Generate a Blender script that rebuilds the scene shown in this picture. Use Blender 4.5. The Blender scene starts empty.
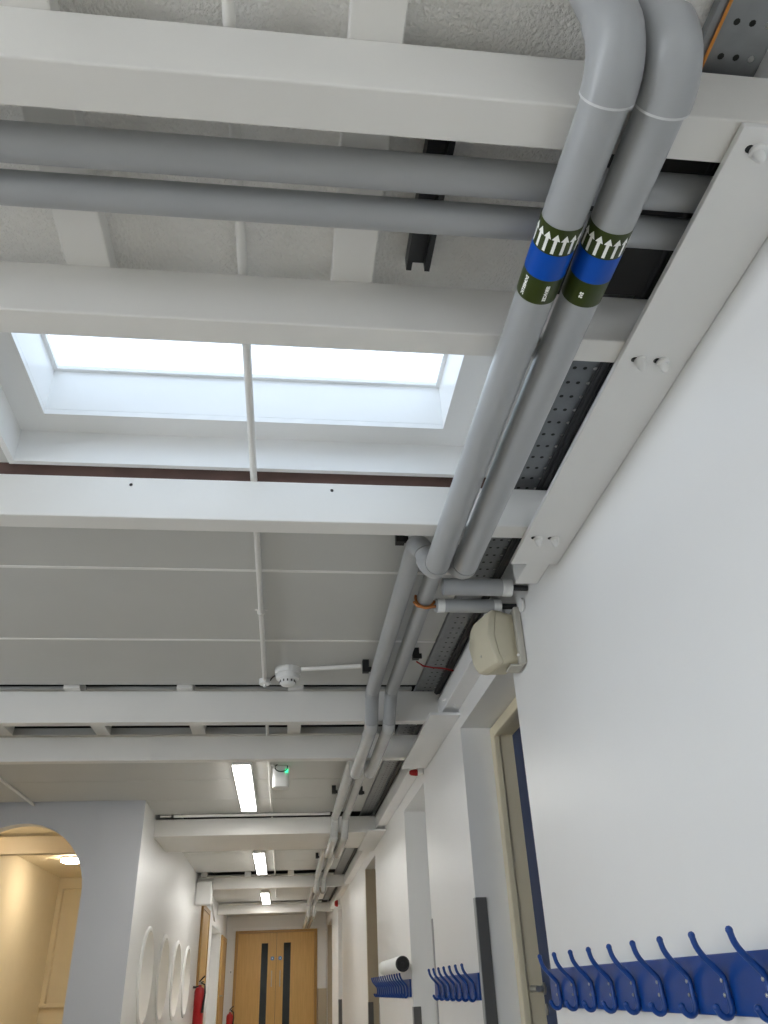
import bpy, bmesh, math, random
from math import sin, cos, pi, radians
from mathutils import Vector, Matrix

random.seed(4)
S = bpy.context.scene
C = S.collection
H = 1.0            # all shapes below are written with z measured from eye level (1.0 m above the floor)

# ------------------------------------------------------------------ camera
YAW, PITCH, ROLL, FPX = 0.13394721, 0.54663984, -0.04386343, 782.807
cd = bpy.data.cameras.new('camera'); cam = bpy.data.objects.new('camera', cd); C.objects.link(cam)
fwd = Vector((sin(YAW)*cos(PITCH), cos(YAW)*cos(PITCH), sin(PITCH)))
rgt = Vector((cos(YAW), -sin(YAW), 0)); upv = rgt.cross(fwd)
r2 = cos(ROLL)*rgt + sin(ROLL)*upv; u2 = -sin(ROLL)*rgt + cos(ROLL)*upv
cam.matrix_world = Matrix(((r2.x, u2.x, -fwd.x, 0), (r2.y, u2.y, -fwd.y, 0), (r2.z, u2.z, -fwd.z, H), (0, 0, 0, 1)))
cd.sensor_fit = 'VERTICAL'; cd.sensor_height = 36.0; cd.lens = FPX/1024*36.0
cd.clip_start = 0.02; cd.clip_end = 200
S.camera = cam

# ------------------------------------------------------------------ sky, exposure
w = bpy.data.worlds.new('world'); S.world = w; w.use_nodes = True
bg = w.node_tree.nodes['Background']
bg.inputs[0].default_value = (0.95, 0.975, 1.0, 1); bg.inputs[1].default_value = 6.5
S.view_settings.view_transform = 'Standard'; S.view_settings.look = 'None'
S.view_settings.gamma = 1.0; S.view_settings.use_curve_mapping = False
S.view_settings.exposure = 0.4
S.cycles.max_bounces = 10; S.cycles.diffuse_bounces = 7; S.cycles.transparent_max_bounces = 12
S.cycles.use_denoising = True; S.cycles.sample_clamp_indirect = 8.0
S.cycles.caustics_reflective = False; S.cycles.caustics_refractive = False

def portal(name, loc, sx, sy, rot):
    l = bpy.data.lights.new(name, 'AREA'); l.shape = 'RECTANGLE'; l.size = sx; l.size_y = sy
    l.cycles.is_portal = True
    o = bpy.data.objects.new(name, l); o.location = loc; o.rotation_euler = rot; C.objects.link(o)
portal('skylight_portal', (-0.16, 1.87, 2.20+H), 1.7, 1.0, (0, 0, 0))
portal('skylight_portal', (-0.16, -0.87, 2.20+H), 1.7, 1.5, (0, 0, 0))
portal('window_portal', (-4.6, -.75, 0.575+H), 1.35, 7.8, (0, -pi/2, 0))

# ------------------------------------------------------------------ materials
def mat(name, col, rough=0.6, metal=0.0, vary=0.06, scale=6.0, bump=0.0, bscale=60.0, spec=0.5, coat=0.0, stretch=(1, 1, 1)):
    m = bpy.data.materials.new(name); m.use_nodes = True
    nt = m.node_tree; b = nt.nodes['Principled BSDF']
    b.inputs['Roughness'].default_value = rough; b.inputs['Metallic'].default_value = metal
    b.inputs['Specular IOR Level'].default_value = spec
    if coat: b.inputs['Coat Weight'].default_value = coat
    tc = nt.nodes.new('ShaderNodeTexCoord'); mp = nt.nodes.new('ShaderNodeMapping')
    mp.inputs['Scale'].default_value = stretch
    nt.links.new(tc.outputs['Object'], mp.inputs['Vector'])
    n = nt.nodes.new('ShaderNodeTexNoise'); n.inputs['Scale'].default_value = scale; n.inputs['Detail'].default_value = 5
    nt.links.new(mp.outputs[0], n.inputs['Vector'])
    r = nt.nodes.new('ShaderNodeValToRGB')
    a = [max(0, c*(1-vary)) for c in col]; z = [min(1, c*(1+vary)) for c in col]
    r.color_ramp.elements[0].position = 0.3; r.color_ramp.elements[1].position = 0.7
    r.color_ramp.elements[0].color = (*a, 1); r.color_ramp.elements[1].color = (*z, 1)
    nt.links.new(n.outputs['Fac'], r.inputs[0]); nt.links.new(r.outputs[0], b.inputs['Base Color'])
    if bump:
        n2 = nt.nodes.new('ShaderNodeTexNoise'); n2.inputs['Scale'].default_value = bscale; n2.inputs['Detail'].default_value = 6
        nt.links.new(mp.outputs[0], n2.inputs['Vector'])
        bu = nt.nodes.new('ShaderNodeBump'); bu.inputs['Strength'].default_value = bump; bu.inputs['Distance'].default_value = 0.01
        nt.links.new(n2.outputs['Fac'], bu.inputs['Height']); nt.links.new(bu.outputs[0], b.inputs['Normal'])
    return m
def emis(name, col, st):
    m = bpy.data.materials.new(name); m.use_nodes = True
    b = m.node_tree.nodes['Principled BSDF']; b.inputs['Base Color'].default_value = (*col, 1)
    b.inputs['Emission Color'].default_value = (*col, 1); b.inputs['Emission Strength'].default_value = st
    return m
def glaze(name, col, trans):
    m = bpy.data.materials.new(name); m.use_nodes = True; nt = m.node_tree; nt.nodes.remove(nt.nodes['Principled BSDF'])
    out = nt.nodes['Material Output']; mx = nt.nodes.new('ShaderNodeMixShader'); mx.inputs[0].default_value = trans
    t = nt.nodes.new('ShaderNodeBsdfTranslucent'); t.inputs[0].default_value = (*col, 1)
    p = nt.nodes.new('ShaderNodeBsdfTransparent'); p.inputs[0].default_value = (*col, 1)
    g = nt.nodes.new('ShaderNodeBsdfGlossy'); g.inputs['Roughness'].default_value = 0.15
    m2 = nt.nodes.new('ShaderNodeMixShader'); m2.inputs[0].default_value = 0.05
    nt.links.new(t.outputs[0], mx.inputs[1]); nt.links.new(p.outputs[0], mx.inputs[2])
    nt.links.new(mx.outputs[0], m2.inputs[1]); nt.links.new(g.outputs[0], m2.inputs[2])
    nt.links.new(m2.outputs[0], out.inputs['Surface'])
    return m
def wood(name, c0, c1):
    m = mat(name, c0, 0.42, vary=0.0, scale=3.0, stretch=(14, 14, 0.8))
    r = [n for n in m.node_tree.nodes if n.type == 'VALTORGB'][0]
    r.color_ramp.elements[0].color = (*c0, 1); r.color_ramp.elements[1].color = (*c1, 1)
    return m

M = dict(
    wall=mat('wall_paint', (0.80, 0.80, 0.79), 0.38, vary=0.012, scale=2, bump=0.03, bscale=140),
    wallgrey=mat('wall_paint_grey', (0.62, 0.63, 0.66), 0.5, vary=0.012, scale=2, bump=0.03, bscale=140),
    jamb=mat('jamb_paint', (0.74, 0.74, 0.73), 0.5, vary=0.015, scale=2),
    beam=mat('beam_paint', (0.80, 0.785, 0.75), 0.36, vary=0.02, scale=3, bump=0.04, bscale=45),
    white=mat('gloss_white', (0.86, 0.86, 0.85), 0.3, vary=0.012, scale=3, bump=0.03, bscale=35),
    artex=mat('textured_ceiling', (0.86, 0.845, 0.81), 0.75, vary=0.03, scale=9, bump=1.0, bscale=95),
    panel=mat('ceiling_panel', (0.60, 0.60, 0.575), 0.55, vary=0.012, scale=3),
    strip=mat('joint_strip', (0.86, 0.85, 0.82), 0.45, vary=0.01),
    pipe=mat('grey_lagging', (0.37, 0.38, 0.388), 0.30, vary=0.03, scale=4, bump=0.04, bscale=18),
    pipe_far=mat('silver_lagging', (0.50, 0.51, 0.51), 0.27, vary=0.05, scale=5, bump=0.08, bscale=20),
    seam=mat('lagging_seam', (0.62, 0.63, 0.63), 0.4, vary=0.02),
    green=mat('band_green', (0.034, 0.050, 0.006), 0.38, vary=0.05, spec=0.3),
    blue=mat('band_blue', (0.0, 0.07, 0.42), 0.4, vary=0.03, spec=0.25),
    print=mat('white_print', (0.93, 0.94, 0.90), 0.5, vary=0.01),
    black=mat('black_rubber', (0.012, 0.012, 0.013), 0.5, vary=0.1),
    strut=mat('dark_strut', (0.035, 0.036, 0.038), 0.4, metal=0.4, vary=0.1),
    void=mat('void_board', (0.045, 0.044, 0.042), 0.9, vary=0.1),
    tray=mat('galvanised', (0.27, 0.28, 0.29), 0.42, metal=0.55, vary=0.12, scale=14),
    foil=mat('foil_tape', (0.78, 0.79, 0.78), 0.3, metal=0.25, vary=0.08, scale=40, bump=0.3, bscale=80),
    copper=mat('copper_band', (0.45, 0.17, 0.05), 0.4, metal=0.5, vary=0.1),
    orange=mat('orange_cable', (0.62, 0.25, 0.05), 0.45),
    red=mat('red_plastic', (0.42, 0.010, 0.012), 0.3, vary=0.03),
    cream=mat('cream_plastic', (0.60, 0.555, 0.42), 0.42, vary=0.02, scale=5),
    creamdark=mat('cream_bracket', (0.50, 0.48, 0.42), 0.45, vary=0.03),
    frame=mat('cream_gloss', (0.74, 0.66, 0.47), 0.35, vary=0.02),
    navy=mat('blue_door', (0.012, 0.035, 0.115), 0.4, vary=0.04),
    rail=mat('blue_enamel', (0.003, 0.047, 0.235), 0.3, vary=0.03),
    steel=mat('brushed_steel', (0.55, 0.54, 0.51), 0.28, metal=0.9, vary=0.05),
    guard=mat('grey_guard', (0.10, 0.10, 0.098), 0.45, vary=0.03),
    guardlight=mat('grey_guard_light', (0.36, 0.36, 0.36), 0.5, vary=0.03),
    timber=mat('stained_timber', (0.12, 0.068, 0.055), 0.7, vary=0.15, scale=12),
    oak=wood('oak_veneer', (0.60, 0.36, 0.11), (0.70, 0.45, 0.16)),
    oakdark=wood('oak_frame', (0.42, 0.24, 0.075), (0.50, 0.30, 0.10)),
    tan=mat('tan_paint', (0.42, 0.36, 0.265), 0.5, vary=0.02),
    warm=mat('warm_wall', (0.80, 0.73, 0.58), 0.6, vary=0.015),
    floor=mat('vinyl_floor', (0.52, 0.485, 0.42), 0.45, vary=0.06, scale=20),
    darkglass=mat('dark_glass', (0.02, 0.024, 0.024), 0.08, vary=0.05),
    roll=mat('white_paper', (0.80, 0.81, 0.80), 0.6, vary=0.01),
    signblue=mat('sign_blue', (0.06, 0.30, 0.62), 0.4),
    glass=glaze('opal_glazing', (0.205, 0.24, 0.28), 0.30),
    clear=glaze('clear_glazing', (0.95, 0.97, 1.0), 0.9),
    tube=emis('lamp_diffuser', (1.0, 0.98, 0.94), 22.0),
    warmlamp=emis('warm_lamp', (1.0, 0.83, 0.60), 46.0),
    led=emis('green_led', (0.05, 0.9, 0.35), 1.6),
)

# ------------------------------------------------------------------ mesh helpers (coordinates: z from eye level)
class MB:
    def __init__(s): s.v = []; s.f = []
    def add(s, vs, fs):
        n = len(s.v); s.v += [tuple(v) for v in vs]; s.f += [tuple(i+n for i in f) for f in fs]; return s
    def box(s, x0, x1, y0, y1, z0, z1):
        return s.add([(x0,y0,z0),(x1,y0,z0),(x1,y1,z0),(x0,y1,z0),(x0,y0,z1),(x1,y0,z1),(x1,y1,z1),(x0,y1,z1)],
                     [(3,2,1,0),(4,5,6,7),(0,1,5,4),(1,2,6,5),(2,3,7,6),(3,0,4,7)])
    def tube(s, pts, r, n=16, caps=True):
        pts = [Vector(p) for p in pts]; rs = r if isinstance(r, (list, tuple)) else [r]*len(pts)
        prev = None; vs = []; fs = []
        for i, p in enumerate(pts):
            d = ((pts[min(i+1, len(pts)-1)]-p).normalized() + (p-pts[max(i-1, 0)]).normalized()).normalized()
            if prev is None:
                u = d.cross(Vector((0, 0, 1)))
                if u.length < 1e-3: u = d.cross(Vector((0, 1, 0)))
            else: u = prev - d*prev.dot(d)
            u.normalize(); prev = u; v = d.cross(u)
            vs += [p + (u*cos(2*pi*k/n) + v*sin(2*pi*k/n))*rs[i] for k in range(n)]
        for i in range(len(pts)-1):
            for k in range(n):
                a = i*n+k; b = i*n+(k+1) % n; fs.append((a, b, b+n, a+n))
        if caps: fs.append(tuple(range(n-1, -1, -1))); fs.append(tuple(range((len(pts)-1)*n, len(pts)*n)))
        return s.add(vs, fs)
    def lathe(s, prof, origin=(0, 0, 0), axis='z', n=24):   # prof: (radius, height)
        vs = []; fs = []; o = Vector(origin)
        for r, h in prof:
            for k in range(n):
                a = 2*pi*k/n; p = (r*cos(a), r*sin(a), h)
                if axis == 'y': p = (p[0], p[2], p[1])
                if axis == 'x': p = (p[2], p[0], p[1])
                if axis == '-z': p = (p[0], -p[1], -p[2])
                vs.append(o+Vector(p))
        for i in range(len(prof)-1):
            for k in range(n):
                a = i*n+k; b = i*n+(k+1) % n; fs.append((a, b, b+n, a+n))
        fs.append(tuple(range(n-1, -1, -1))); fs.append(tuple(range((len(prof)-1)*n, len(prof)*n)))
        return s.add(vs, fs)
    def prism(s, poly, fa, fb):          # poly 2D; fa, fb map 2D -> 3D for the two ends
        n = len(poly)
        return s.add([fa(*p) for p in poly]+[fb(*p) for p in poly],
                     [tuple(range(n-1, -1, -1)), tuple(range(n, 2*n))]+[(k, (k+1) % n, n+(k+1) % n, n+k) for k in range(n)])
    def slab(s, outer, holes, fa, fb):   # plate with holes: 2D outline + 2D holes, thick between fa and fb
        bm = bmesh.new(); loops = [outer]+holes; edges = []; idx = {}; k = 0
        for lp in loops:
            vs = [bm.verts.new((p[0], p[1], 0)) for p in lp]
            for v in vs: idx[v] = k; k += 1
            edges += [bm.edges.new((vs[i], vs[(i+1) % len(vs)])) for i in range(len(vs))]
        bmesh.ops.triangle_fill(bm, use_beauty=True, use_dissolve=False, edges=edges, normal=(0, 0, 1))
        pts = [p for lp in loops for p in lp]; n = len(pts)
        tris = [tuple(idx[v] for v in f.verts) for f in bm.faces]; bm.free()
        fs = [t for t in tris]+[tuple(i+n for i in reversed(t)) for t in tris]; b = 0
        for lp in loops:
            m = len(lp); fs += [(b+i, b+(i+1) % m, n+b+(i+1) % m, n+b+i) for i in range(m)]; b += m
        return s.add([fa(*p) for p in pts]+[fb(*p) for p in pts], fs)

def build(name, mb, m, parent=None, bevel=0.0, smooth=False, origin=None, props=None):
    me = bpy.data.meshes.new(name)
    xs = list(zip(*mb.v)); lo = [min(c) for c in xs]; hi = [max(c) for c in xs]
    o3 = Vector(origin) if origin else Vector(((lo[0]+hi[0])/2, (lo[1]+hi[1])/2, lo[2]))
    me.from_pydata([Vector(v)-o3 for v in mb.v], [], mb.f)
    bm = bmesh.new(); bm.from_mesh(me)
    bmesh.ops.remove_doubles(bm, verts=bm.verts, dist=1e-6)
    bmesh.ops.recalc_face_normals(bm, faces=bm.faces)
    if bevel: bmesh.ops.bevel(bm, geom=[e for e in bm.edges if len(e.link_faces) == 2 and e.calc_face_angle(0) > 0.5],
                              offset=bevel, segments=2, profile=0.5, affect='EDGES', clamp_overlap=True)
    bm.to_mesh(me); bm.free()
    if smooth:
        for p in me.polygons: p.use_smooth = True
        me.set_sharp_from_angle(angle=radians(38))
    me.materials.append(M[m] if isinstance(m, str) else m)
    return link(name, me, o3, parent, props)
def link(name, me, o3, parent=None, props=None):
    o = bpy.data.objects.new(name, me); C.objects.link(o)
    o3 = Vector(o3)
    if parent is None: o.location = o3+Vector((0, 0, H))
    else:
        o.parent = parent; base = Vector((0, 0, -H)); q = parent
        while q: base += q.location; q = q.parent
        o.location = o3-base
    for k, v in (props or {}).items(): o[k] = v
    return o
def empty(name, loc):
    o = bpy.data.objects.new(name, None); o.empty_display_size = 0.1; C.objects.link(o)
    o.location = Vector(loc)+Vector((0, 0, H)); return o
def tag(o, label, cat, group=None):
    o['label'] = label; o['category'] = cat
    if group: o['group'] = group
    return o
def struct(o): o['kind'] = 'structure'; return o
def bx(*a): return MB().box(*a)

# ================================================================== THE SETTING
ZC = 1.57; ZA = 1.585; BZ0, BZ1 = 1.37, 1.53
FLOOR = -1.0; XL = -4.3; YN = -5.0; YE = 20.8
struct(build('floor', bx(XL-.3, 1.7, YN-.2, YE+.2, FLOOR-.1, FLOOR), 'floor'))

# right wall with door recesses
OPEN = [(3.305, 4.49, 1.285), (5.89, 6.98, 1.285), (9.43, 10.70, 1.285), (15.1, 16.2, 1.285), (18.3, 20.2, 1.285)]
out = [(YN, FLOOR)]
for a, b, h in OPEN: out += [(a, FLOOR), (a, h), (b, h), (b, FLOOR)]
out += [(YE+.2, FLOOR), (YE+.2, 1.95), (YN, 1.95)]
wall_r = struct(build('wall_right', MB().slab(out, [], lambda y, z: (1.0, y, z), lambda y, z: (1.34, y, z)), 'wall'))
struct(build('wall_right_backing', bx(1.36, 1.5, YN, YE+.2, FLOOR, 1.95), 'jamb'))

# left of the room: outer wall with a long window, arched partition, corridor wall with portholes
LW = [(YN, FLOOR), (7.95, FLOOR), (7.95, 1.95), (YN, 1.95)]
wins = [(-4.6, -2.8), (-2.6, -0.8), (-.6, 1.2), (1.4, 3.1)]
struct(build('wall_left', MB().slab(LW, [[(a, -.05), (b, -.05), (b, 1.2), (a, 1.2)] for a, b in wins],
                                    lambda y, z: (XL, y, z), lambda y, z: (XL-.25, y, z)), 'wall'))
wn = 10
for a, b in wins:
    e = struct(empty('window_%d' % wn, (XL-.12, (a+b)/2, -.05))); wn += 1
    fr = MB()
    for q in ((a, a+.05, -.05, 1.2), (b-.05, b, -.05, 1.2), (a+.05, b-.05, -.05, 0), (a+.05, b-.05, 1.15, 1.2), ((a+b)/2-.025, (a+b)/2+.025, 0, 1.15)):
        fr.box(XL-.15, XL-.09, q[0], q[1], q[2], q[3])
    build('window_frame', fr, 'white', e)
    build('pane', bx(XL-.125, XL-.119, a+.05, (a+b)/2-.025, 0, 1.15), 'clear', e)
    build('pane', bx(XL-.125, XL-.119, (a+b)/2+.025, b-.05, 0, 1.15), 'clear', e)

AX, AR, ASP = -2.345, 0.585, 0.81          # arch centre, radius, spring height
arch = [(AX-AR, -.62), (AX+AR, -.62)]+[(AX+AR*cos(t), ASP+AR*sin(t)) for t in [pi*k/32 for k in range(33)]]
part = struct(build('wall_partition', MB().slab([(XL, FLOOR), (-1.301, FLOOR), (-1.301, 1.95), (XL, 1.95)], [arch],
                    lambda x, z: (x, 7.81, z), lambda x, z: (x, 7.95, z)), 'wallgrey'))
PH = [8.86, 10.1, 11.34, 12.58]; PR = .385; PZ = .19
holes = [[(yc+PR*cos(2*pi*k/40), PZ+PR*sin(2*pi*k/40)) for k in range(40)] for yc in PH]
cw = [(7.813, FLOOR), (16.5, FLOOR), (16.5, 1.12), (18.9, 1.12), (18.9, FLOOR), (YE, FLOOR), (YE, 1.95), (7.813, 1.95)]
struct(build('wall_corridor', MB().slab(cw, holes, lambda y, z: (-1.3, y, z), lambda y, z: (-1.62, y, z)), 'wall'))
struct(build('wall_corridor_recess', bx(-1.75, -1.62, 16.3, 19.1, FLOOR, 1.3), 'jamb'))
for i, yc in enumerate(PH):
    e = struct(empty('window_%d' % (i+2), (-1.3, yc, PZ-PR)))
    prof = [(PR+.035, 0), (PR+.035, .012), (PR+.02, .022), (PR-.004, .022), (PR-.004, -.31), (PR+.002, -.31), (PR+.002, 0)]
    v = []; f = []; n = 48; m_ = len(prof)
    for r, h in prof:
        v += [(-1.3+h, yc+r*cos(2*pi*k/n), PZ+r*sin(2*pi*k/n)) for k in range(n)]
    for j in range(m_):
        for k in range(n):
            f.append((j*n+k, j*n+(k+1) % n, ((j+1) % m_)*n+(k+1) % n, ((j+1) % m_)*n+k))
    build('ring_frame', MB().add(v, f), 'white', e, smooth=True)
    build('pane', MB().lathe([(PR-.004, 0), (PR-.004, .006)], (-1.56, yc, PZ), 'x', 40), 'clear', e)

# end wall, back wall behind the viewer
struct(build('wall_end', MB().slab([(-1.62, FLOOR), (-1.09, FLOOR), (-1.09, 1.27), (.80, 1.27), (.80, FLOOR), (1.36, FLOOR), (1.36, 1.95), (-1.62, 1.95)], [],
             lambda x, z: (x, YE, z), lambda x, z: (x, YE+.2, z)), 'wall'))
struct(build('wall_back', bx(XL, 1.36, YN-.2, YN, FLOOR, 1.95), 'wall'))

# arched room behind the partition
struct(build('wall_room_left', bx(-3.40, -3.26, 7.95, 13.2, FLOOR, 1.95), 'warm'))
struct(build('wall_room_end', MB().slab([(-3.26, FLOOR), (-1.62, FLOOR), (-1.62, 1.95), (-3.26, 1.95)], [[(-3.2, 0), (-2.1, 0), (-2.1, 1.42), (-3.2, 1.42)]],
             lambda x, z: (x, 13.0, z), lambda x, z: (x, 13.2, z)), 'warm'))
struct(build('wall_room_blind', bx(-3.3, -2.0, 13.12, 13.16, -.1, 1.5), 'warm'))
struct(build('trim_room_sill', bx(-3.258, -2.05, 12.93, 13.1, -.05, 0.0), 'warm', bevel=.006))
struct(build('wall_room_right', bx(-1.66, -1.622, 7.95, 8.3, FLOOR, 1.95), 'warm'))
struct(build('trim_room_beam', bx(-3.26, -1.63, 9.3, 9.42, 1.36, 1.53), 'tan'))

# ceiling, piece by piece
ceil = struct(empty('ceiling', (0, 0, ZC)))
def cpiece(name, m, *b, bevel=0.0): return build(name, bx(*b), m, ceil, bevel=bevel)
# textured board of the near bays, with a hole for the second rooflight behind the viewer
NR = (-.945, .62, -1.5, -.25)
build('textured_board', MB().slab([(XL, YN), (.775, YN), (.775, .86), (XL, .86)], [[(NR[0], NR[2]), (NR[1], NR[2]), (NR[1], NR[3]), (NR[0], NR[3])]],
      lambda x, y: (x, y, ZA), lambda x, y: (x, y, ZA+.03)), 'artex', ceil)
cpiece('textured_board', 'artex', XL, .655, .86, 1.46, ZA, ZA+.03)
for x in (-3.75, -3.11, -2.47, -1.83, -1.195, -.565, .078):
    cpiece('joist', 'beam', x, x+.105, -.24, 1.455, BZ1, ZA+.01, bevel=.004)
# bay with the rooflight
cpiece('ceiling_board', 'panel', XL, -.966, 1.46, 2.30, ZC, ZC+.02)
cpiece('ceiling_board', 'panel', .625, .775, 1.46, 2.30, ZC, ZC+.02)
cpiece('timber_batten', 'timber', XL, .775, 2.335, 2.385, BZ1, 1.64)
# flat panels with white joint strips
for a, b in ((2.385, 3.062), (3.078, 3.857), (3.873, 4.56)):
    cpiece('ceiling_board', 'panel', XL, .766, a, b, ZC, ZC+.02, bevel=.003)
for y in (3.07, 3.865): cpiece('joint_strip', 'strip', XL, .766, y-.009, y+.009, ZC-.003, ZC+.015, bevel=.002)
for a, b in ((4.73, 5.46), (5.60, 6.28), (6.29, 6.98), (6.99, 7.76), (7.77, 8.46)):
    cpiece('ceiling_board', 'panel', XL if b < 7.77 else (-1.3 if a > 7.76 else XL), .766, a, b, ZC+(.03 if a < 5 else 0), ZC+.05, bevel=.004)
for a, b in ((9.55, 10.3), (10.31, 11.1), (11.11, 11.9), (11.91, 12.9), (13.4, 14.8), (14.81, 16.2), (16.21, 17.4), (17.7, 20.8)):
    cpiece('ceiling_board', 'panel', -1.3, .766, a, b, ZC, ZC+.02, bevel=.004)
cpiece('ceiling_board', 'warm', -3.26, -1.63, 7.95, 13.0, 1.56, 1.60)
# timber noggins seen at the beams
for x in (-3.87, -3.23, -2.585, -1.945, -1.305, -.662, -.008): cpiece('noggin', 'beam', x, x+.092, 4.585, 5.56, 1.558, 1.62, bevel=.003)
for x in (-1.25, -.6, .05): cpiece('noggin', 'beam', x, x+.09, 13.12, 13.34, BZ1, 1.6)
# dark service void above the tray and over everything
cpiece('shade_board', 'void', .655, .985, .885, 1.378, 1.536, 1.548)  # black sheet stands in for the deep shade right of the cross pipes
cpiece('void_lining', 'void', .64, 1.0, YN, YE, 1.78, 1.82)
build('roof_deck', MB().slab([(XL-.3, YN-.2), (1.7, YN-.2), (1.7, YE+.2), (XL-.3, YE+.2)],
      [[(NR[0]-.06, NR[2]-.06), (NR[1]+.06, NR[2]-.06), (NR[1]+.06, NR[3]+.06), (NR[0]-.06, NR[3]+.06)],
       [(-1.0, 1.42), (.68, 1.42), (.68, 2.34), (-1.0, 2.34)]],
      lambda x, y: (x, y, 1.95), lambda x, y: (x, y, 2.0)), 'void', ceil)

# rooflights (window_1 in view, window_6 behind the viewer)
def rooflight(n, x0, x1, y0, y1):
    e = struct(empty('window_%d' % n, ((x0+x1)/2, (y0+y1)/2, ZC)))
    i = .1; z1, z2, z3 = ZC, 1.697, 1.886; t = .03
    def ringbox(name, a0, a1, b0, b1, za, zb, th, m):
        for q in ((a0-th, a1+th, b0-th, b0), (a0-th, a1+th, b1, b1+th), (a0-th, a0, b0, b1), (a1, a1+th, b0, b1)):
            build(name, bx(q[0], q[1], q[2], q[3], za, zb), m, e)
    ringbox('upstand_board', x0, x1, y0, y1, z1, z2+.02, .02, 'white')
    fl = MB().slab([(x0, y0), (x1, y0), (x1, y1), (x0, y1)], [[(x0+i, y0+i), (x1-i, y0+i), (x1-i, y1-i), (x0+i, y1-i)]],
                   lambda x, y: (x, y, z2), lambda x, y: (x, y, z2+.02))
    build('soffit_flange', fl, 'white', e)
    ringbox('kerb_board', x0+i, x1-i, y0+i, y1-i, z2+.021, z3, .02, 'white')
    f = i-.004
    ringbox('glazing_bar', x0+f+.018, x1-f-.018, y0+f+.018, y1-f-.018, z3, z3+.014, .026, 'white')
    # low pyramid of opal panes
    X0, X1, Y0, Y1 = x0+i-.01, x1-i+.01, y0+i-.01, y1-i+.01; d = .16; zt = z3+.13; zb = z3+.014
    A = [(X0, Y0, zb), (X1, Y0, zb), (X1, Y1, zb), (X0, Y1, zb)]; B = [(X0+d, Y0+d, zt), (X1-d, Y0+d, zt), (X1-d, Y1-d, zt), (X0+d, Y1-d, zt)]
    for k in range(4):
        build('pane', MB().add([A[k], A[(k+1) % 4], B[(k+1) % 4], B[k]], [(0, 1, 2, 3)]), 'glass', e)
    build('pane', MB().add(B, [(0, 1, 2, 3)]), 'glass', e)
rooflight(1, -.945, .62, 1.50, 2.287)
rooflight(6, *NR)

# ================================================================== STEEL BEAMS
def beam(y0, y1, label, x0=XL, x1=.985, z1=BZ1):
    b = build('steel_beam', bx(x0, x1, y0, y1, BZ0, z1), 'beam', bevel=.004)
    return tag(b, label, 'beam', 'white beams crossing the ceiling')
beam(.79, .88, 'white painted beam nearest the viewer, above the two grey cross pipes')
beam(1.381, 1.46, 'white painted beam between the cross pipes and the rooflight')
b3 = beam(2.308, 2.39, 'bright white beam on the far side of the rooflight')
for x in (-.555, .13): build('screw', MB().lathe([(.006, 0), (.006, .004), (.003, .006)], (x, 2.308, 1.50), 'y', 10), 'strut', b3)
beam(4.63, 4.70, 'cream painted beam just beyond the smoke detector', z1=1.556)
beam(5.50, 5.575, 'cream painted beam directly in front of the first strip light')
beam(8.49, 9.50, 'wide white boxed beam between the first and second strip lights', -1.3)
beam(13.2, 13.3, 'beam between the second and third strip lights', -1.298)
beam(17.55, 17.66, 'farthest beam above the oak double doors', -1.3)

# ================================================================== PIPES
def fillet(pts, R, n=8):
    pts = [Vector(p) for p in pts]; segs = []; cur = pts[0]
    for i in range(1, len(pts)-1):
        a = (pts[i-1]-pts[i]).normalized(); b = (pts[i+1]-pts[i]).normalized()
        ang = a.angle(b); t = R/math.tan(ang/2)
        t = min(t, .49*(pts[i-1]-pts[i]).length, .49*(pts[i+1]-pts[i]).length); r = t*math.tan(ang/2)
        p0 = pts[i]+a*t; p1 = pts[i]+b*t; cen = pts[i]+(a+b).normalized()*(r/sin(ang/2))
        v0 = p0-cen; v1 = p1-cen; th = v0.angle(v1); arc = []
        for k in range(n+1):
            s = k/n; arc.append(cen+(v0*sin((1-s)*th)+v1*sin(s*th))/sin(th))
        segs.append(('pipe_section', [cur, p0])); segs.append(('elbow', arc)); cur = p1
    segs.append(('pipe_section', [cur, pts[-1]])); return segs
def pipe_run(label, pts, r, R, far_y, rf, joints=True):
    rn = r
    o = tag(empty('insulated_pipe', (pts[0][0], pts[0][1], min(p[2] for p in pts))), label, 'pipe', 'grey insulated pipes along the wall')
    for kind, p in fillet(pts, R):
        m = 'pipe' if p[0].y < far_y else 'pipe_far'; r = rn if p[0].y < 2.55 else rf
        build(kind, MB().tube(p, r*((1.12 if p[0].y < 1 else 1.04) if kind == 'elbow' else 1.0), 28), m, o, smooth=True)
        if kind == 'elbow' and joints and p[0].y < 1:
            for q, d in ((p[-1], p[-1]-p[-2]),):
                d = d.normalized()*.0022
                build('joint_ring', MB().tube([q-d, q+d], r*1.126, 28), 'seam', o, smooth=True)
    return o
ZL, ZH = 1.318, 1.475
def far(x, x2):   # high in each bay, dropping under each group of beams
    return [(x, 4.40, ZH), (x2, 4.57, ZL), (x2, 5.74, ZL), (x2, 5.93, ZH), (x2, 8.22, ZH), (x2, 8.42, ZL), (x2, 9.64, ZL), (x2, 9.84, ZH),
            (x2, 12.92, ZH), (x2, 13.12, ZL), (x2, 13.40, ZL), (x2, 13.6, ZH), (x2, 17.2, ZH), (x2, 17.4, 1.30), (x2, 20.79, 1.30)]
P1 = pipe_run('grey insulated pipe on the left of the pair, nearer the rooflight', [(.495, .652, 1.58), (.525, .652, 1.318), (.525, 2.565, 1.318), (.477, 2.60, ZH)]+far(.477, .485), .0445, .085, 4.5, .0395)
P2 = pipe_run('grey insulated pipe on the right of the pair, nearer the wall panels', [(.600, .66, 1.58), (.629, .66, 1.318), (.629, 2.565, 1.318), (.588, 2.60, ZH)]+far(.588, .588), .0455, .085, 4.5, .0365)

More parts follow.
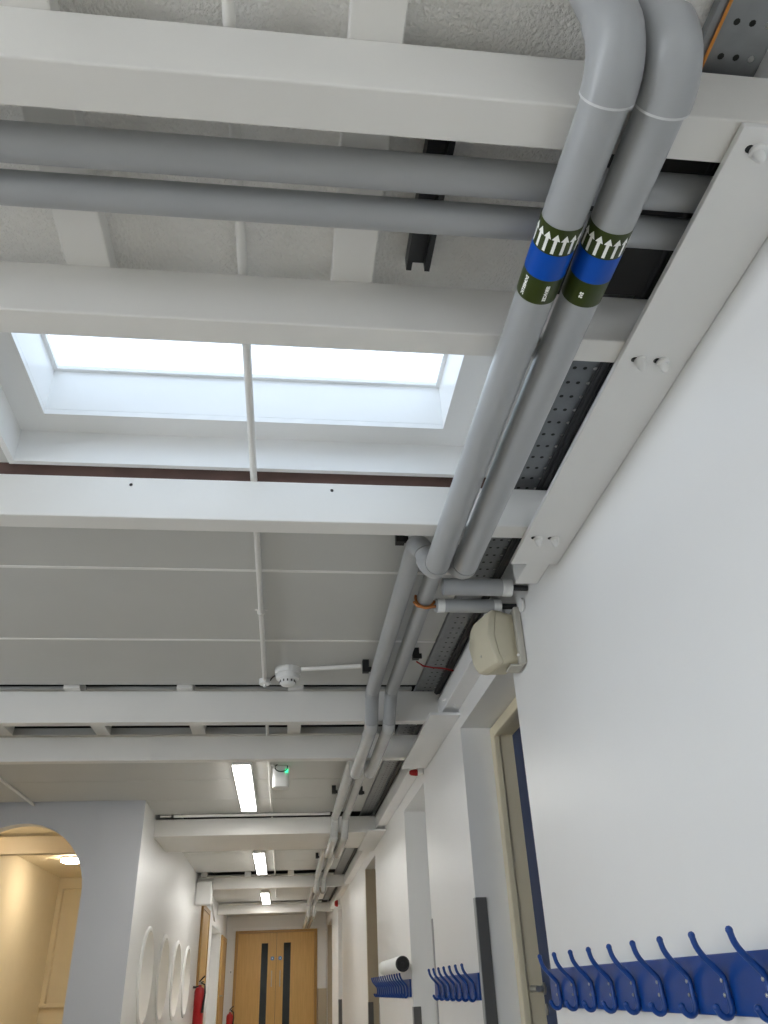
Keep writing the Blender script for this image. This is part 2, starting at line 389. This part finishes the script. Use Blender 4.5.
def on_pipe(xc, zc, r):
    # angle 0 faces the floor; returns map (angle, y) -> point
    return lambda a, y: (xc+r*sin(a), y, zc-r*cos(a))
def sleeve(mp, y0, y1, n=48):
    v = [mp(2*pi*k/n, y) for y in (y0, y1) for k in range(n)]
    return MB().add(v, [(k, (k+1) % n, n+(k+1) % n, n+k) for k in range(n)])
def lettering(txt, size):
    cu = bpy.data.curves.new('t', 'FONT'); cu.body = txt; cu.size = size; cu.align_x = 'CENTER'; cu.align_y = 'CENTER'; cu.offset = .0006
    cu.resolution_u = 2
    ob = bpy.data.objects.new('t', cu); C.objects.link(ob)
    dg = bpy.context.evaluated_depsgraph_get(); me = bpy.data.meshes.new_from_object(ob.evaluated_get(dg))
    vs = [v.co.copy() for v in me.vertices]; fs = [tuple(p.vertices) for p in me.polygons]
    bpy.data.objects.remove(ob); bpy.data.curves.remove(cu); bpy.data.meshes.remove(me)
    return vs, fs
def ident(parent, xc, zc, r, words, off):
    y0, y1, y2, y3 = .987, 1.051, 1.117, 1.184
    b = build('identification_band', sleeve(on_pipe(xc, zc, r+.0007), y0, y3), 'green', parent, smooth=True)
    b['label'] = 'dark green and blue pipe identification band'
    build('blue_stripe', sleeve(on_pipe(xc, zc, r+.0012), y1, y2), 'blue', b, smooth=True)
    mp = on_pipe(xc, zc, r+.0014); N = 15
    for k in range(N):
        a = 2*pi*k/N+off; ya, yb, yc = y1-.004, y1-.036, y1-.052; wd, hd = .0033/r, .0085/r
        nb = 3; v = []; f = []
        v = [mp(a-wd, ya), mp(a+wd, ya), mp(a+wd, yb), mp(a-wd, yb), mp(a-hd, yb), mp(a, yb), mp(a+hd, yb), mp(a, yc)]
        build('arrow', MB().add(v, [(0, 1, 2, 3), (4, 5, 7), (5, 6, 7)]), 'print', b)
    for txt, a0, ycen, sz in words:
        vs, fs = lettering(txt, sz)
        build('lettering', MB().add([mp(a0-p.y/r, ycen+p.x) for p in vs], fs), 'print', b)
ident(P1, .525, 1.318, .0445, (('DOMESTIC', -1.05, 1.15, .0104), ('SERVICES', .12, 1.152, .0104)), .10)
ident(P2, .629, 1.318, .0455, (('SVS', -.42, 1.152, .0104),), .22)

def cross_pipe(y, z, r, label):
    o = tag(empty('cross_pipe', (-1.5, y, z-r)), label, 'pipe', 'grey pipes crossing the ceiling')
    build('pipe_section', MB().tube([(XL, y, z), (.70, y, z)], r, 28), 'pipe', o, smooth=True)
    build('pipe_section', MB().tube([(.7005, y, z), (.94, y, z)], r, 28), 'pipe', o, smooth=True)
cross_pipe(1.0, 1.44, .0385, 'thicker grey insulated cross pipe right behind the nearest beam')
cross_pipe(1.105, 1.44, .0355, 'thinner grey insulated cross pipe on the rooflight side')

def branch(y, z, r, x0, caps, label):
    o = tag(empty('branch_pipe', ((x0+.93)/2, y, z-r)), label, 'pipe', 'short branch pipes to the wall')
    build('pipe_section', MB().tube([(x0, y, z), (.925, y, z)], r, 24), 'pipe', o, smooth=True)
    for a, b in caps: build('foil_tape', MB().tube([(a, y, z), (b, y, z)], r+.0015, 24), 'foil', o, smooth=True)
    build('bare_pipe', MB().tube([(.925, y, z), (.999, y, z)], .013, 12), 'strut', o, smooth=True)
    return o
branch(2.935, 1.44, .037, .632, ((.885, .927),), 'upper short grey branch pipe with one foil end above the speaker')
s2 = branch(3.125, 1.44, .0305, .632, ((.64, .672), (.893, .927)), 'lower short grey branch pipe with two foil ends above the speaker')
band = [(.588+.0435*cos(t), 3.125, 1.475+.0435*sin(t)) for t in [pi*.9+pi*1.0*k/14 for k in range(15)]]
o = build('copper_wire_tie', MB().tube(band, .006, 8).tube([(.538, 3.13, 1.458), (.552, 3.118, 1.434), (.585, 3.112, 1.422), (.615, 3.112, 1.428), (.634, 3.118, 1.432)], .007, 8), 'copper', smooth=True)
tag(o, 'copper coloured tie wrapped round the pipe beside the branch', 'tie')
o = build('grey_wall_flange', MB().lathe([(.03, 0), (.03, .01), (.02, .014)], (.985, 3.02, 1.40), 'x', 20), 'white', smooth=True)
tag(o, 'small round white grommet on the wall above the speaker', 'grommet')

# black fixings
st = MB().box(.262, .275, .90, 1.335, 1.53, 1.575).box(.308, .321, .90, 1.335, 1.53, 1.575).box(.275, .308, .90, 1.335, 1.56, 1.575)
o = build('strut_channel', st, 'strut'); tag(o, 'black slotted strut channel above the two cross pipes', 'strut')
build('hanger_rod', MB().tube([(.2915, 1.18, 1.53), (.2915, 1.18, 1.575)], .009, 10), 'steel', o, smooth=True)
def clip(x, y, z, label):
    c = build('pipe_bracket', MB().box(x, x+.035, y, y+.035, z, ZC+.01).box(x+.035, x+.05, y+.008, y+.02, z+.004, z+.03), 'black')
    tag(c, label, 'bracket', 'black pipe brackets')
clip(.402, 2.66, 1.50, 'small black bracket beside the pipes just past the rooflight beam')
clip(.40, 4.13, 1.50, 'small black bracket at the end of the white detector conduit')
clip(.655, 3.95, 1.51, 'small black bracket right of the pipes near the detector beam')
clip(.40, 7.25, 1.50, 'small black bracket left of the pipes beyond the paired beams')
clip(.645, 7.3, 1.50, 'small black bracket right of the pipes beyond the paired beams')
clip(.40, 11.2, 1.50, 'small black bracket on the farthest pipe bay')

# ================================================================== CABLE TRAY AND CABLES
TX0, TX1, TZ = .790, .905, 1.560
tr = tag(empty('cable_tray', ((TX0+TX1)/2, 3, TZ)), 'long perforated metal cable tray running above the wall panels', 'cable tray')
pitch = .0655; hr = .0068; cols = (.8205, .8525, .8845)
def tray_plate(y0, nrow):
    mb = MB(); xs = [TX0]+[(cols[0]+cols[1])/2, (cols[1]+cols[2])/2]+[TX1]
    for r in range(nrow):
        for c in range(3):
            a0, a1 = xs[c], xs[c+1]; b0 = y0+r*pitch; b1 = b0+pitch; cx = cols[c]; cy = (b0+b1)/2
            sq = [(a1, cy), (a1, b1), (cx, b1), (a0, b1), (a0, cy), (a0, b0), (cx, b0), (a1, b0)]
            hv = [(cx+hr*cos(2*pi*k/8), cy+hr*sin(2*pi*k/8)) for k in range(8)]
            mb.add([(p[0], p[1], TZ) for p in sq]+[(p[0], p[1], TZ) for p in hv], [(k, (k+1) % 8, 8+(k+1) % 8, 8+k) for k in range(8)])
    return mb
build('perforated_base', tray_plate(.02, 156), 'tray', tr, props={'label': 'perforated metal base with three rows of round holes'})
build('tray_base', bx(TX0, TX1, .02+156*pitch, 17.4, TZ, TZ+.001), 'tray', tr)
build('side_lip', bx(TX0-.022, TX0, .02, 17.4, TZ-.004, TZ+.022), 'tray', tr, bevel=.002)
build('side_lip', bx(TX1, TX1+.002, .02, 17.4, TZ-.002, TZ+.022), 'tray', tr)
cb = MB()
for k, (x, z) in enumerate(((.893, 1.548), (.914, 1.547), (.902, 1.541))):
    cb.tube([(x+.003*sin(j*1.3+k), .92+j*.35, z+.002*sin(j*.9+k*2)) for j in range(48)], .0095, 8)
o = build('cable_bundle', cb, 'black', smooth=True); tag(o, 'bundle of black cables along the wall side of the tray', 'cables')
o = build('orange_cable', MB().tube([(.7865, .02+.2*k, 1.551+.001*sin(k)) for k in range(5)], .0035, 8), 'orange', smooth=True)
tag(o, 'thin orange cable along the tray edge at the top of the view', 'cable')
o = build('red_cable', MB().tube([(.70, 4.12, 1.555), (.74, 4.135, 1.535), (.80, 4.15, 1.53), (.86, 4.16, 1.53), (.93, 4.165, 1.515)], .0045, 8), 'red', smooth=True)
tag(o, 'thin red cable crossing under the tray behind the speaker', 'cable')
o = build('white_cable', MB().tube([(.88, 4.36, 1.41), (.915, 4.35, 1.418), (.945, 4.36, 1.40), (.955, 4.38, 1.378)], .006, 8), 'white', smooth=True)
tag(o, 'short looped white cable above the second wall panel', 'cable')

# boxed trunking along the top of the wall
def trunk(y0, y1, label):
    t = build('wall_trunking', bx(.905, .998, y0, y1, 1.392, 1.50), 'white', bevel=.004); tag(t, label, 'trunking', 'white boxed trunking on the right wall')
trunk(.95, 2.80, 'white boxed trunking emerging behind the near wall panel')
trunk(3.30, 8.45, 'white boxed trunking running from behind the speaker down the corridor')
trunk(8.60, 17.4, 'white boxed trunking along the far part of the right wall')

# flat white cover panels with white cap bolts
def cover(y0, y1, bolts, label):
    p = tag(build('cover_panel', bx(.818, .9985, y0, y1, 1.352, 1.368), 'white', bevel=.002), label, 'panel', 'white cover panels under the beam ends')
    for bxx, by in bolts:
        b = build('cap_bolt', MB().lathe([(.0165, 0), (.0165, .008), (.012, .012), (.012, .022), (.006, .034), (.002, .037)], (bxx, by, 1.352), '-z', 14), 'white', p, smooth=True)
        build('bolt_slot', MB().lathe([(.0085, 0), (.0085, .0015)], (bxx-.0165, by-.002, 1.3505), 'z', 12), 'black', b)
cover(.79, 2.553, ((.868, .835), (.925, .835), (.872, 1.425), (.932, 1.425), (.866, 2.352), (.927, 2.352)), 'long white cover panel with cap bolts along the near right wall')
cover(4.45, 5.735, (), 'plain white cover panel over the blue door recess end')
cover(8.29, 9.60, (), 'small white cover panel farthest down the right wall')

# ================================================================== SPEAKER
SPK = Vector((.905, 3.175, 1.283)); th = radians(15)
fd = Vector((-cos(th), -sin(th), 0)); sd = Vector((sin(th), -cos(th), 0))     # facing, sideways
sp = tag(empty('wall_speaker', (SPK.x, SPK.y, SPK.z-.13)), 'beige wall speaker with a rounded front above the blue door recess', 'speaker')
def loft(rings, n=40):
    mb = MB(); vs = []; fs = []
    for d, wd, ht, dz in rings:
        for k in range(n):
            t = 2*pi*k/n; c, s_ = cos(t), sin(t); e = .24
            u = math.copysign(abs(c)**e, c)*wd/2; v = math.copysign(abs(s_)**e, s_)*ht/2
            dd = d-.034*(2*v/max(ht, .01))**2*(1 if d > .02 else 0)
            p = SPK+fd*dd+sd*u+Vector((0, 0, v+dz)); vs.append(p)
    for i in range(len(rings)-1):
        for k in range(n): a = i*n+k; b = i*n+(k+1) % n; fs.append((a, b, b+n, a+n))
    fs += [tuple(range(n-1, -1, -1)), tuple(range((len(rings)-1)*n, len(rings)*n))]
    return mb.add(vs, fs)
build('cabinet', loft([(-.066, .165, .22, 0), (-.062, .172, .23, 0), (.0, .183, .243, 0), (.058, .187, .25, 0), (.061, .183, .246, 0)]), 'cream', sp, smooth=True)
g = build('front_grille', loft([(.062, .181, .244, 0), (.065, .187, .25, 0), (.086, .185, .247, 0), (.094, .174, .236, 0), (.097, .15, .21, 0)]), 'cream', sp, smooth=True)
bp = SPK+fd*.087+Vector((0, 0, -.07))
build('badge', MB().lathe([(.005, -.002), (.005, .002)], bp, 'x', 10), 'creamdark', g)
br = MB().box(.968, .998, 3.07, 3.20, 1.155, 1.415).box(.93, .985, 3.09, 3.18, 1.148, 1.160)
build('wall_bracket', br, 'creamdark', sp, bevel=.006)
build('bracket_screw', MB().lathe([(.006, 0), (.006, .004)], (.962, 3.068, 1.19), 'y', 10), 'white', sp)

# ================================================================== CONDUITS, DETECTOR, EMERGENCY LIGHT
def conduit(pts, r, label, clips=(), ax='y'):
    o = tag(build('conduit', MB().tube(pts, r, 14), 'beam', smooth=True), label, 'conduit', 'white ceiling conduits')
    for c in clips:
        x, y, z = c
        s_ = MB().tube([(x-.03, y, z+.012), (x-.016, y, z+.012), (x-.0135, y, z-.006), (x, y, z-.0145), (x+.0135, y, z-.006), (x+.016, y, z+.012), (x+.03, y, z+.012)], .005, 8)
        build('saddle_clip', s_, 'beam', o, smooth=True)
    return o
CXx = -.144
conduit([(CXx, -4.5, 1.552), (CXx, 4.41, 1.552)], .0122, 'long white conduit passing under the rooflight to the junction box', ((CXx, 1.475, 1.552), (CXx, 3.47, 1.552)))
conduit([(CXx, 4.75, 1.552), (CXx, 8.28, 1.552)], .0115, 'white conduit running beside the first strip light')
conduit([(CXx, 8.62, 1.552), (CXx, 16.5, 1.552)], .0115, 'white conduit running down the far corridor ceiling')
conduit([(-2.29, 4.8, 1.552), (-2.29, 7.80, 1.552)], .012, 'white conduit on the ceiling running to the arched partition')
conduit([(-1.10, 8.32, 1.528), (.44, 8.32, 1.528)], .014, 'thin white conduit across the corridor mouth below the first strip light')
conduit([(-1.23, 8.33, 1.53), (-1.125, 8.33, 1.53)], .010, 'short stub of conduit in the corner by the corridor mouth')
conduit([(.062, 4.22, 1.545), (.395, 4.17, 1.545)], .0125, 'short white conduit from the smoke detector to the pipes')
jb = tag(build('junction_box', MB().lathe([(.032, 0), (.034, .004), (.034, .028), (.028, .034), (.010, .036), (.009, .046), (.004, .049)], (CXx, 4.44, ZC-.006), '-z', 20), 'white', smooth=True),
         'small round white junction box at the end of the conduit', 'junction box')
o = build('detector_lead', MB().tube([(-.113, 4.43, 1.552), (-.10, 4.41, 1.563), (-.085, 4.38, 1.563), (-.075, 4.33, 1.56)], .004, 8), 'black', smooth=True)
tag(o, 'short dark lead between junction box and smoke detector', 'cable')
D = (-.012, 4.28, ZC-.001)
sm = tag(empty('smoke_detector', (D[0], D[1], ZC-.1)), 'round white smoke detector on the ceiling before the double beams', 'smoke detector')
build('mounting_base', MB().lathe([(.072, 0), (.074, .006), (.072, .034), (.068, .036)], D, '-z', 32), 'white', sm, smooth=True)
hd = build('detector_head', MB().lathe([(.064, .037), (.066, .042), (.064, .062), (.045, .070), (.043, .088), (.034, .097), (.012, .100)], D, '-z', 32), 'white', sm, smooth=True)
for k in range(12):
    a = 2*pi*k/12; p = Vector((D[0]+.0435*cos(a), D[1]+.0435*sin(a), D[2]-.079))
    build('vent_slot', bx(p.x-.004, p.x+.004, p.y-.004, p.y+.004, p.z-.006, p.z+.006), 'guard', hd)

em = tag(empty('emergency_light', (-.05, 6.56, 1.40)), 'white emergency light unit with a green indicator and black cable loop', 'emergency light')
eb = MB(); n = 40; vs = []; fs = []
rings = [(1.402, .80), (1.408, .93), (1.425, 1.0), (1.55, 1.0), (1.566, .96)]
for z, sc in rings:
    for k in range(n):
        t = 2*pi*k/n; c, s_ = cos(t), sin(t); e = .5
        vs.append((-.05+math.copysign(abs(c)**e, c)*.068*sc, 6.57+math.copysign(abs(s_)**e, s_)*.07*sc, z))
for i in range(len(rings)-1):
    for k in range(n): a = i*n+k; b = i*n+(k+1) % n; fs.append((a, b, b+n, a+n))
fs += [tuple(range(n-1, -1, -1)), tuple(range((len(rings)-1)*n, len(rings)*n))]
build('housing', eb.add(vs, fs), 'white', em, smooth=True)
build('indicator_led', bx(-.018, .008, 6.492, 6.4995, 1.51, 1.54), 'led', em, bevel=.004)
build('cable_loop', MB().tube([(-.048+.05*cos(t), 6.47+.01*sin(t), 1.545+.034*sin(t)) for t in [2.2+k*.3 for k in range(16)]], .0045, 8), 'black', em, smooth=True)
o = build('ceiling_bracket', MB().tube([(-.135, 6.42, 1.56), (-.10, 6.46, 1.545)], .008, 8), 'white', smooth=True); tag(o, 'tiny white peg on the ceiling beside the emergency light', 'bracket')

# strip lights
def strip(y0, y1, x, label):
    o = tag(empty('strip_light', (x, (y0+y1)/2, 1.51)), label, 'light', 'strip lights on the corridor ceiling')
    build('housing', bx(x-.072, x+.072, y0, y1, 1.513, 1.568), 'white', o, bevel=.004)
    build('diffuser', bx(x-.067, x+.067, y0+.008, y1-.008, 1.505, 1.5125), 'tube', o, bevel=.002)
strip(6.25, 8.02, -.355, 'first lit strip light beside the emergency light')
strip(10.75, 12.75, -.33, 'second lit strip light halfway down the corridor')
strip(15.4, 17.3, -.34, 'third lit strip light nearest the oak doors')

strip(17.9, 19.3, -.34, 'added unseen strip light above the farthest beam, brightening the oak doors')  # added lamp, out of sight behind the beam, to brighten the end doors

# ================================================================== DOORS
def door(n, loc): return struct(empty('door_%d' % n, loc))
d1 = door(1, (1.25, 3.9, FLOOR))
fz = 1.278
for y0, y1 in ((4.425, 4.486), (3.31, 3.37)):
    j = build('door_frame', bx(1.21, 1.34, y0, y1, FLOOR, fz), 'frame', d1, bevel=.004)
    build('architrave', bx(1.172, 1.209, y0-.012, y1, FLOOR, fz), 'frame', j, bevel=.006)
hd = build('door_frame', bx(1.21, 1.34, 3.37, 4.425, fz-.05, fz), 'frame', d1, bevel=.004)
build('architrave', bx(1.172, 1.209, 3.37, 4.413, fz-.062, fz), 'frame', hd, bevel=.006)
lf = build('door_leaf', bx(1.285, 1.33, 3.374, 4.421, FLOOR+.01, fz-.054), 'navy', d1, bevel=.003)
kb = MB().lathe([(.026, 0), (.026, -.008), (.013, -.010), (.012, -.045), (.015, -.05), (.015, -.070), (.009, -.076)], (1.285, 4.385, -.028), 'x', 18)
kb.tube([(1.222, 4.385, -.028), (1.222, 4.28, -.028)], .014, 12)
build('lever_handle', kb, 'steel', lf, smooth=True)
build('lock_escutcheon', MB().lathe([(.024, 0), (.024, -.007), (.01, -.008)], (1.285, 4.385, -.115), 'x', 18), 'steel', lf, smooth=True)

# recess doors further along the right wall
def recess_door(n, a, b, lin, leaf):
    d = door(n, (1.25, (a+b)/2, FLOOR))
    for y0, y1 in ((a+.004, a+.05), (b-.05, b-.004)): build('door_frame', bx(1.18, 1.34, y0, y1, FLOOR, 1.28), lin, d, bevel=.003)
    build('door_frame', bx(1.18, 1.34, a+.05, b-.05, 1.23, 1.28), lin, d, bevel=.003)
    l = build('door_leaf', bx(1.28, 1.325, a+.054, b-.054, FLOOR+.01, 1.226), leaf, d)
    build('lever_handle', MB().tube([(1.28, b-.12, 0), (1.225, b-.12, 0), (1.225, b-.23, 0)], .01, 10), 'steel', l, smooth=True)
recess_door(5, 5.89, 6.98, 'jamb', 'jamb')
d6 = door(6, (1.15, 10.0, FLOOR))
build('door_lining', bx(1.003, 1.34, 10.63, 10.698, FLOOR, 1.283), 'tan', d6)
build('door_lining', bx(1.003, 1.34, 9.432, 9.47, FLOOR, 1.283), 'tan', d6)
build('door_leaf', bx(1.28, 1.325, 9.475, 10.625, FLOOR+.01, 1.27), 'tan', d6)
recess_door(7, 15.1, 16.2, 'jamb', 'wallgrey')
d8 = door(8, (1.15, 19.2, FLOOR))
build('door_lining', bx(1.003, 1.34, 20.1, 20.198, FLOOR, 1.283), 'tan', d8)
build('door_leaf', bx(1.28, 1.325, 18.31, 20.09, FLOOR+.01, 1.27), 'tan', d8)

# oak double doors at the end
d2 = door(2, (-.145, YE, FLOOR))
for x0, x1 in ((-1.088, -1.03), (.735, .793)): build('door_frame', bx(x0, x1, YE-.03, YE+.12, FLOOR, 1.265), 'oakdark', d2, bevel=.004)
build('door_frame', bx(-1.03, .735, YE-.03, YE+.12, 1.215, 1.265), 'oakdark', d2, bevel=.004)
build('head_trim', bx(-1.15, .86, YE-.02, YE-.001, 1.27, 1.325), 'white', d2, bevel=.004)
XM = -.140
for s_, xa, xb in ((-1, -1.026, XM-.003), (1, XM+.003, .731)):
    va, vb = (-.485, -.335) if s_ < 0 else (.025, .185)
    lf = build('door_leaf', MB().slab([(xa, FLOOR+.01), (xb, FLOOR+.01), (xb, 1.21), (xa, 1.21)], [[(va, -.62), (vb, -.62), (vb, 1.0), (va, 1.0)]],
               lambda x, z: (x, YE-.012, z), lambda x, z: (x, YE+.03, z)), 'oak', d2)
    build('vision_panel', bx(va, vb, YE+.004, YE+.012, -.62, 1.0), 'darkglass', lf)
    build('blue_disc_sign', MB().lathe([(.04, 0), (.04, -.003)], (XM+s_*.088, YE-.012, .69), 'y', 24), 'signblue', lf)
    build('white_disc_mark', MB().lathe([(.014, 0), (.014, -.001)], (XM+s_*.088, YE-.0155, .69), 'y', 16), 'print', lf)
    xh = XM+s_*.095
    build('pull_handle', MB().tube([(xh, YE-.012, .44), (xh, YE-.055, .44), (xh, YE-.055, .14), (xh, YE-.012, .14)], .011, 10), 'steel', lf, smooth=True)
struct(build('light_block_beyond_doors', bx(-1.62, 1.36, YE+.21, YE+.26, FLOOR, 1.95), 'void'))  # added unseen dark backing, stops sky light leaking between the door leaves
# timber doors on the left wall of the corridor
def left_door(n, a, b, top):
    d = door(n, (-1.29, (a+b)/2, FLOOR))
    for y0, y1 in ((a, a+.07), (b-.07, b)): build('door_frame', bx(-1.299, -1.262, y0, y1, FLOOR, top), 'oakdark', d, bevel=.004)
    build('door_frame', bx(-1.299, -1.262, a+.07, b-.07, top-.07, top), 'oakdark', d, bevel=.004)
    l = build('door_leaf', bx(-1.299, -1.275, a+.074, b-.074, FLOOR+.01, top-.075), 'oak', d)
    build('lever_handle', MB().tube([(-1.275, a+.16, 0), (-1.22, a+.16, 0), (-1.22, a+.28, 0)], .011, 10), 'steel', l, smooth=True)
left_door(3, 14.15, 15.5, 1.27)
left_door(4, 19.05, 20.6, 1.1)

o = build('boxed_beam_end', bx(-1.299, -1.06, 12.98, 13.18, 1.15, 1.46), 'white', bevel=.02)
tag(o, 'white boxed unit high on the left wall above the extinguisher', 'box')
o = build('door_closer_bracket', MB().prism([(-1.10, 1.42), (-1.06, 1.42), (-.99, 1.12), (-1.02, 1.12)], lambda x, z: (x-.19, 15.6, z), lambda x, z: (x-.19, 15.75, z)), 'white', bevel=.004)
tag(o, 'slanted white bracket under the beam beside the left timber door', 'bracket')
o = build('light_switch', bx(-1.185, -1.12, YE-.012, YE-.001, .40, .50), 'white', bevel=.003)
tag(o, 'small white switch plate beside the oak double doors', 'switch'); build('rocker', bx(-1.163, -1.142, YE-.016, YE-.012, .43, .47), 'guardlight', o)

# ================================================================== COAT RAILS
def hook_mesh():
    mb = MB(); r = .0070
    up = [(-.001, 0, -.046), (-.003, 0, -.02), (-.005, 0, .016), (-.020, 0, .036), (-.042, 0, .060), (-.054, 0, .080), (-.059, 0, .102)]
    lo = [(-.001, 0, -.02), (-.002, 0, -.042), (-.008, 0, -.054), (-.020, 0, -.057), (-.031, 0, -.050), (-.037, 0, -.038)]
    def sm(p):
        P = [Vector(q) for q in p]; o = []
        for i in range(len(P)-1):
            a = P[max(i-1, 0)]; b = P[i]; c = P[i+1]; d = P[min(i+2, len(P)-1)]
            for k in range(3):
                t = k/3; o.append(.5*((2*b)+(c-a)*t+(2*a-5*b+4*c-d)*t*t+(3*b-a-3*c+d)*t**3))
        return o+[P[-1]]
    for p in (up, lo):
        q = sm(p); n = len(q); d = (q[-1]-q[-2]).normalized()
        rr = [r]*(n-1)+[r*1.18]
        q += [q[-1]+d*.004, q[-1]+d*.0075]; rr += [r*1.0, r*.45]
        mb.tube(q, rr, 10)
    bm_o = build('hook', mb, 'rail', smooth=True, origin=(0, 0, 0)); me = bm_o.data; bpy.data.objects.remove(bm_o)
    return me
HOOK = hook_mesh()
sc_o = build('hook_screw', MB().lathe([(.0045, 0), (.0045, -.002), (.002, -.0035)], (0, 0, 0), 'x', 10), 'steel', smooth=True, origin=(0, 0, 0)); SCREW = sc_o.data; bpy.data.objects.remove(sc_o)
def coat_rail(y0, y1, ys, zc, label, screws=False):
    e = tag(empty('coat_rail', (.985, (y0+y1)/2, zc-.06)), label, 'coat rail', 'blue coat hook rails on the right wall')
    build('back_plate', bx(.985, .9985, y0, y1, zc-.06, zc+.06), 'rail', e, bevel=.0012)
    for y in ys:
        h = link('hook', HOOK, (.980, y, zc-.004), e)
        if screws:
            for dz in (.008, -.02): link('hook_screw', SCREW, (.969, y, zc+dz), h)
coat_rail(1.2, 3.29, [1.222+.1765*k for k in range(12)], -.020, 'large blue coat hook rail on the near right wall by the blue door', True)
coat_rail(4.53, 5.86, [4.60+.178*k for k in range(7)], -.008, 'middle blue rail of seven coat hooks past the blue door recess')
coat_rail(7.03, 9.40, [7.12+.172*k for k in range(14)], -.003, 'farthest blue coat hook rail, below the white roll')
rl = tag(empty('paper_roll', (.918, 7.5, .095)), 'white roll with a black end lying on the farthest coat hooks', 'roll')
build('roll_body', MB().lathe([(.052, 0), (.056, .004), (.056, 1.24), (.052, 1.245)], (.918, 6.89, .158), 'y', 32), 'roll', rl, smooth=True)
build('end_cap', MB().lathe([(.054, 0), (.054, -.012), (.046, -.018), (.04, -.010), (.012, -.010), (.010, -.014)], (.918, 6.89, .158), 'y', 32), 'black', rl, smooth=True)

# corner guards on the wall ends
def guard(y, side, top, label):
    # side +1: on the far end of a recess (face turned to the viewer); -1: on the near end
    e = tag(empty('corner_guard', (1.03, y, FLOOR)), label, 'corner guard', 'grey corner guards on the right wall')
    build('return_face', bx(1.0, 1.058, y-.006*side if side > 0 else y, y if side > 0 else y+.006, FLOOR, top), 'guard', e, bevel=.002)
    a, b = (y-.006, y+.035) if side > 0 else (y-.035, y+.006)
    build('wall_face', bx(.994, 1.0, a, b, FLOOR, top), 'guardlight', e, bevel=.002)  # paler than the return face: the light on this side is painted in
guard(4.49, 1, .392, 'tall dark grey corner guard between the blue door recess and the middle hooks')
guard(5.89, -1, .392, 'slim grey corner guard just beyond the middle coat hooks')
guard(6.98, 1, -.125, 'short grey corner guard below the near end of the farthest hooks')
guard(9.43, -1, -.125, 'thin grey corner guard at the far end of the farthest hooks')
guard(10.63, 1, -.125, 'short grey corner guard on the tan door lining')
guard(16.2, 1, -.13, 'grey corner guard on the far recess near the oak doors')
o = build('low_cupboard', bx(.80, .992, 20.3, 20.78, FLOOR, .06), 'tan', bevel=.004); tag(o, 'low timber cupboard end beside the oak doors', 'cupboard')

# ================================================================== ALARMS AND EXTINGUISHERS
def sounder(y, z, s_, label):
    e = tag(empty('fire_alarm_sounder', (.97, y, z-.07*s_)), label, 'alarm', 'red fire alarm sounders')
    build('base', bx(.955, .998, y+.02*s_, y+.12*s_, z-.06*s_, z+.06*s_), 'white', e, bevel=.006)
    build('horn', MB().lathe([(.05*s_, 0), (.055*s_, .012), (.042*s_, .04), (.03*s_, .055)], (.955, y+.07*s_, z+.045*s_), 'x', 18).add([], []), 'red', e, smooth=True)
    m = MB().lathe([(.045*s_, 0), (.05*s_, -.012), (.038*s_, -.05), (.02*s_, -.06)], (.955, y+.07*s_, z-.035*s_), 'x', 18)
    build('beacon', m, 'red', e, smooth=True)
sounder(5.84, 1.372, .5, 'small red alarm sounder just beyond the second cover panel')
sounder(15.45, 1.37, 1.15, 'red fire alarm sounder high on the far right wall')

def extinguisher(x, y, z0, hgt, label, hung):
    e = tag(empty('fire_extinguisher', (x, y, z0)), label, 'extinguisher', 'red fire extinguishers')
    r = .075; h = hgt-.13
    build('cylinder', MB().lathe([(r*.9, 0), (r, .015), (r, h-.06), (r*.8, h-.02), (r*.35, h), (r*.3, h+.02)], (x, y, z0), 'z', 24), 'red', e, smooth=True)
    build('valve_head', MB().lathe([(.02, h+.02), (.024, h+.03), (.024, h+.06), (.012, h+.07)], (x, y, z0), 'z', 14), 'steel', e, smooth=True)
    build('lever', MB().tube([(x-.01, y-.01, z0+h+.06), (x+.03, y-.04, z0+h+.10), (x+.07, y-.07, z0+h+.13)], .011, 8).tube([(x, y, z0+h+.05), (x+.05, y-.05, z0+h+.06)], .009, 8), 'black', e, smooth=True)
    build('hose', MB().tube([(x+.02, y-.02, z0+h+.045), (x+.075, y-.05, z0+h+.02), (x+.085, y-.055, z0+h-.08), (x+.072, y-.06, z0+h*.55), (x+.06, y-.065, z0+h*.3)], [.01, .01, .011, .014, .022], 10), 'black', e, smooth=True)
    if hung: build('wall_hook', bx(-1.299, x, y-.02, y+.02, z0+h-.02, z0+h+.01), 'strut', e)
    else: build('floor_stand', MB().lathe([(.10, FLOOR-z0), (.10, FLOOR-z0+.02), (.07, FLOOR-z0+.03), (.07, -.001)], (x, y, z0), 'z', 20), 'strut', e, smooth=True)
extinguisher(-1.20, 13.75, -.34, .60, 'red fire extinguisher hung on the left wall beside the timber door', True)
extinguisher(-1.10, 20.45, -.80, .60, 'red fire extinguisher standing at the corner by the oak doors', False)

# lamp in the arched room
def round_lamp(x, y, label):
    e = tag(empty('round_ceiling_lamp', (x, y, 1.49)), label, 'lamp', 'round warm lamps in the arched room')
    build('lamp_base', MB().lathe([(.14, 0), (.14, .02)], (x, y, 1.559), '-z', 32), 'white', e, smooth=True)
    build('lamp_shade', MB().lathe([(.135, .021), (.13, .05), (.09, .065), (.03, .07)], (x, y, 1.559), '-z', 32), 'warmlamp', e, smooth=True)
round_lamp(-2.66, 11.05, 'round warm ceiling lamp beyond the beam in the arched room')
round_lamp(-2.98, 8.62, 'round warm ceiling lamp at the top edge of the arched opening')
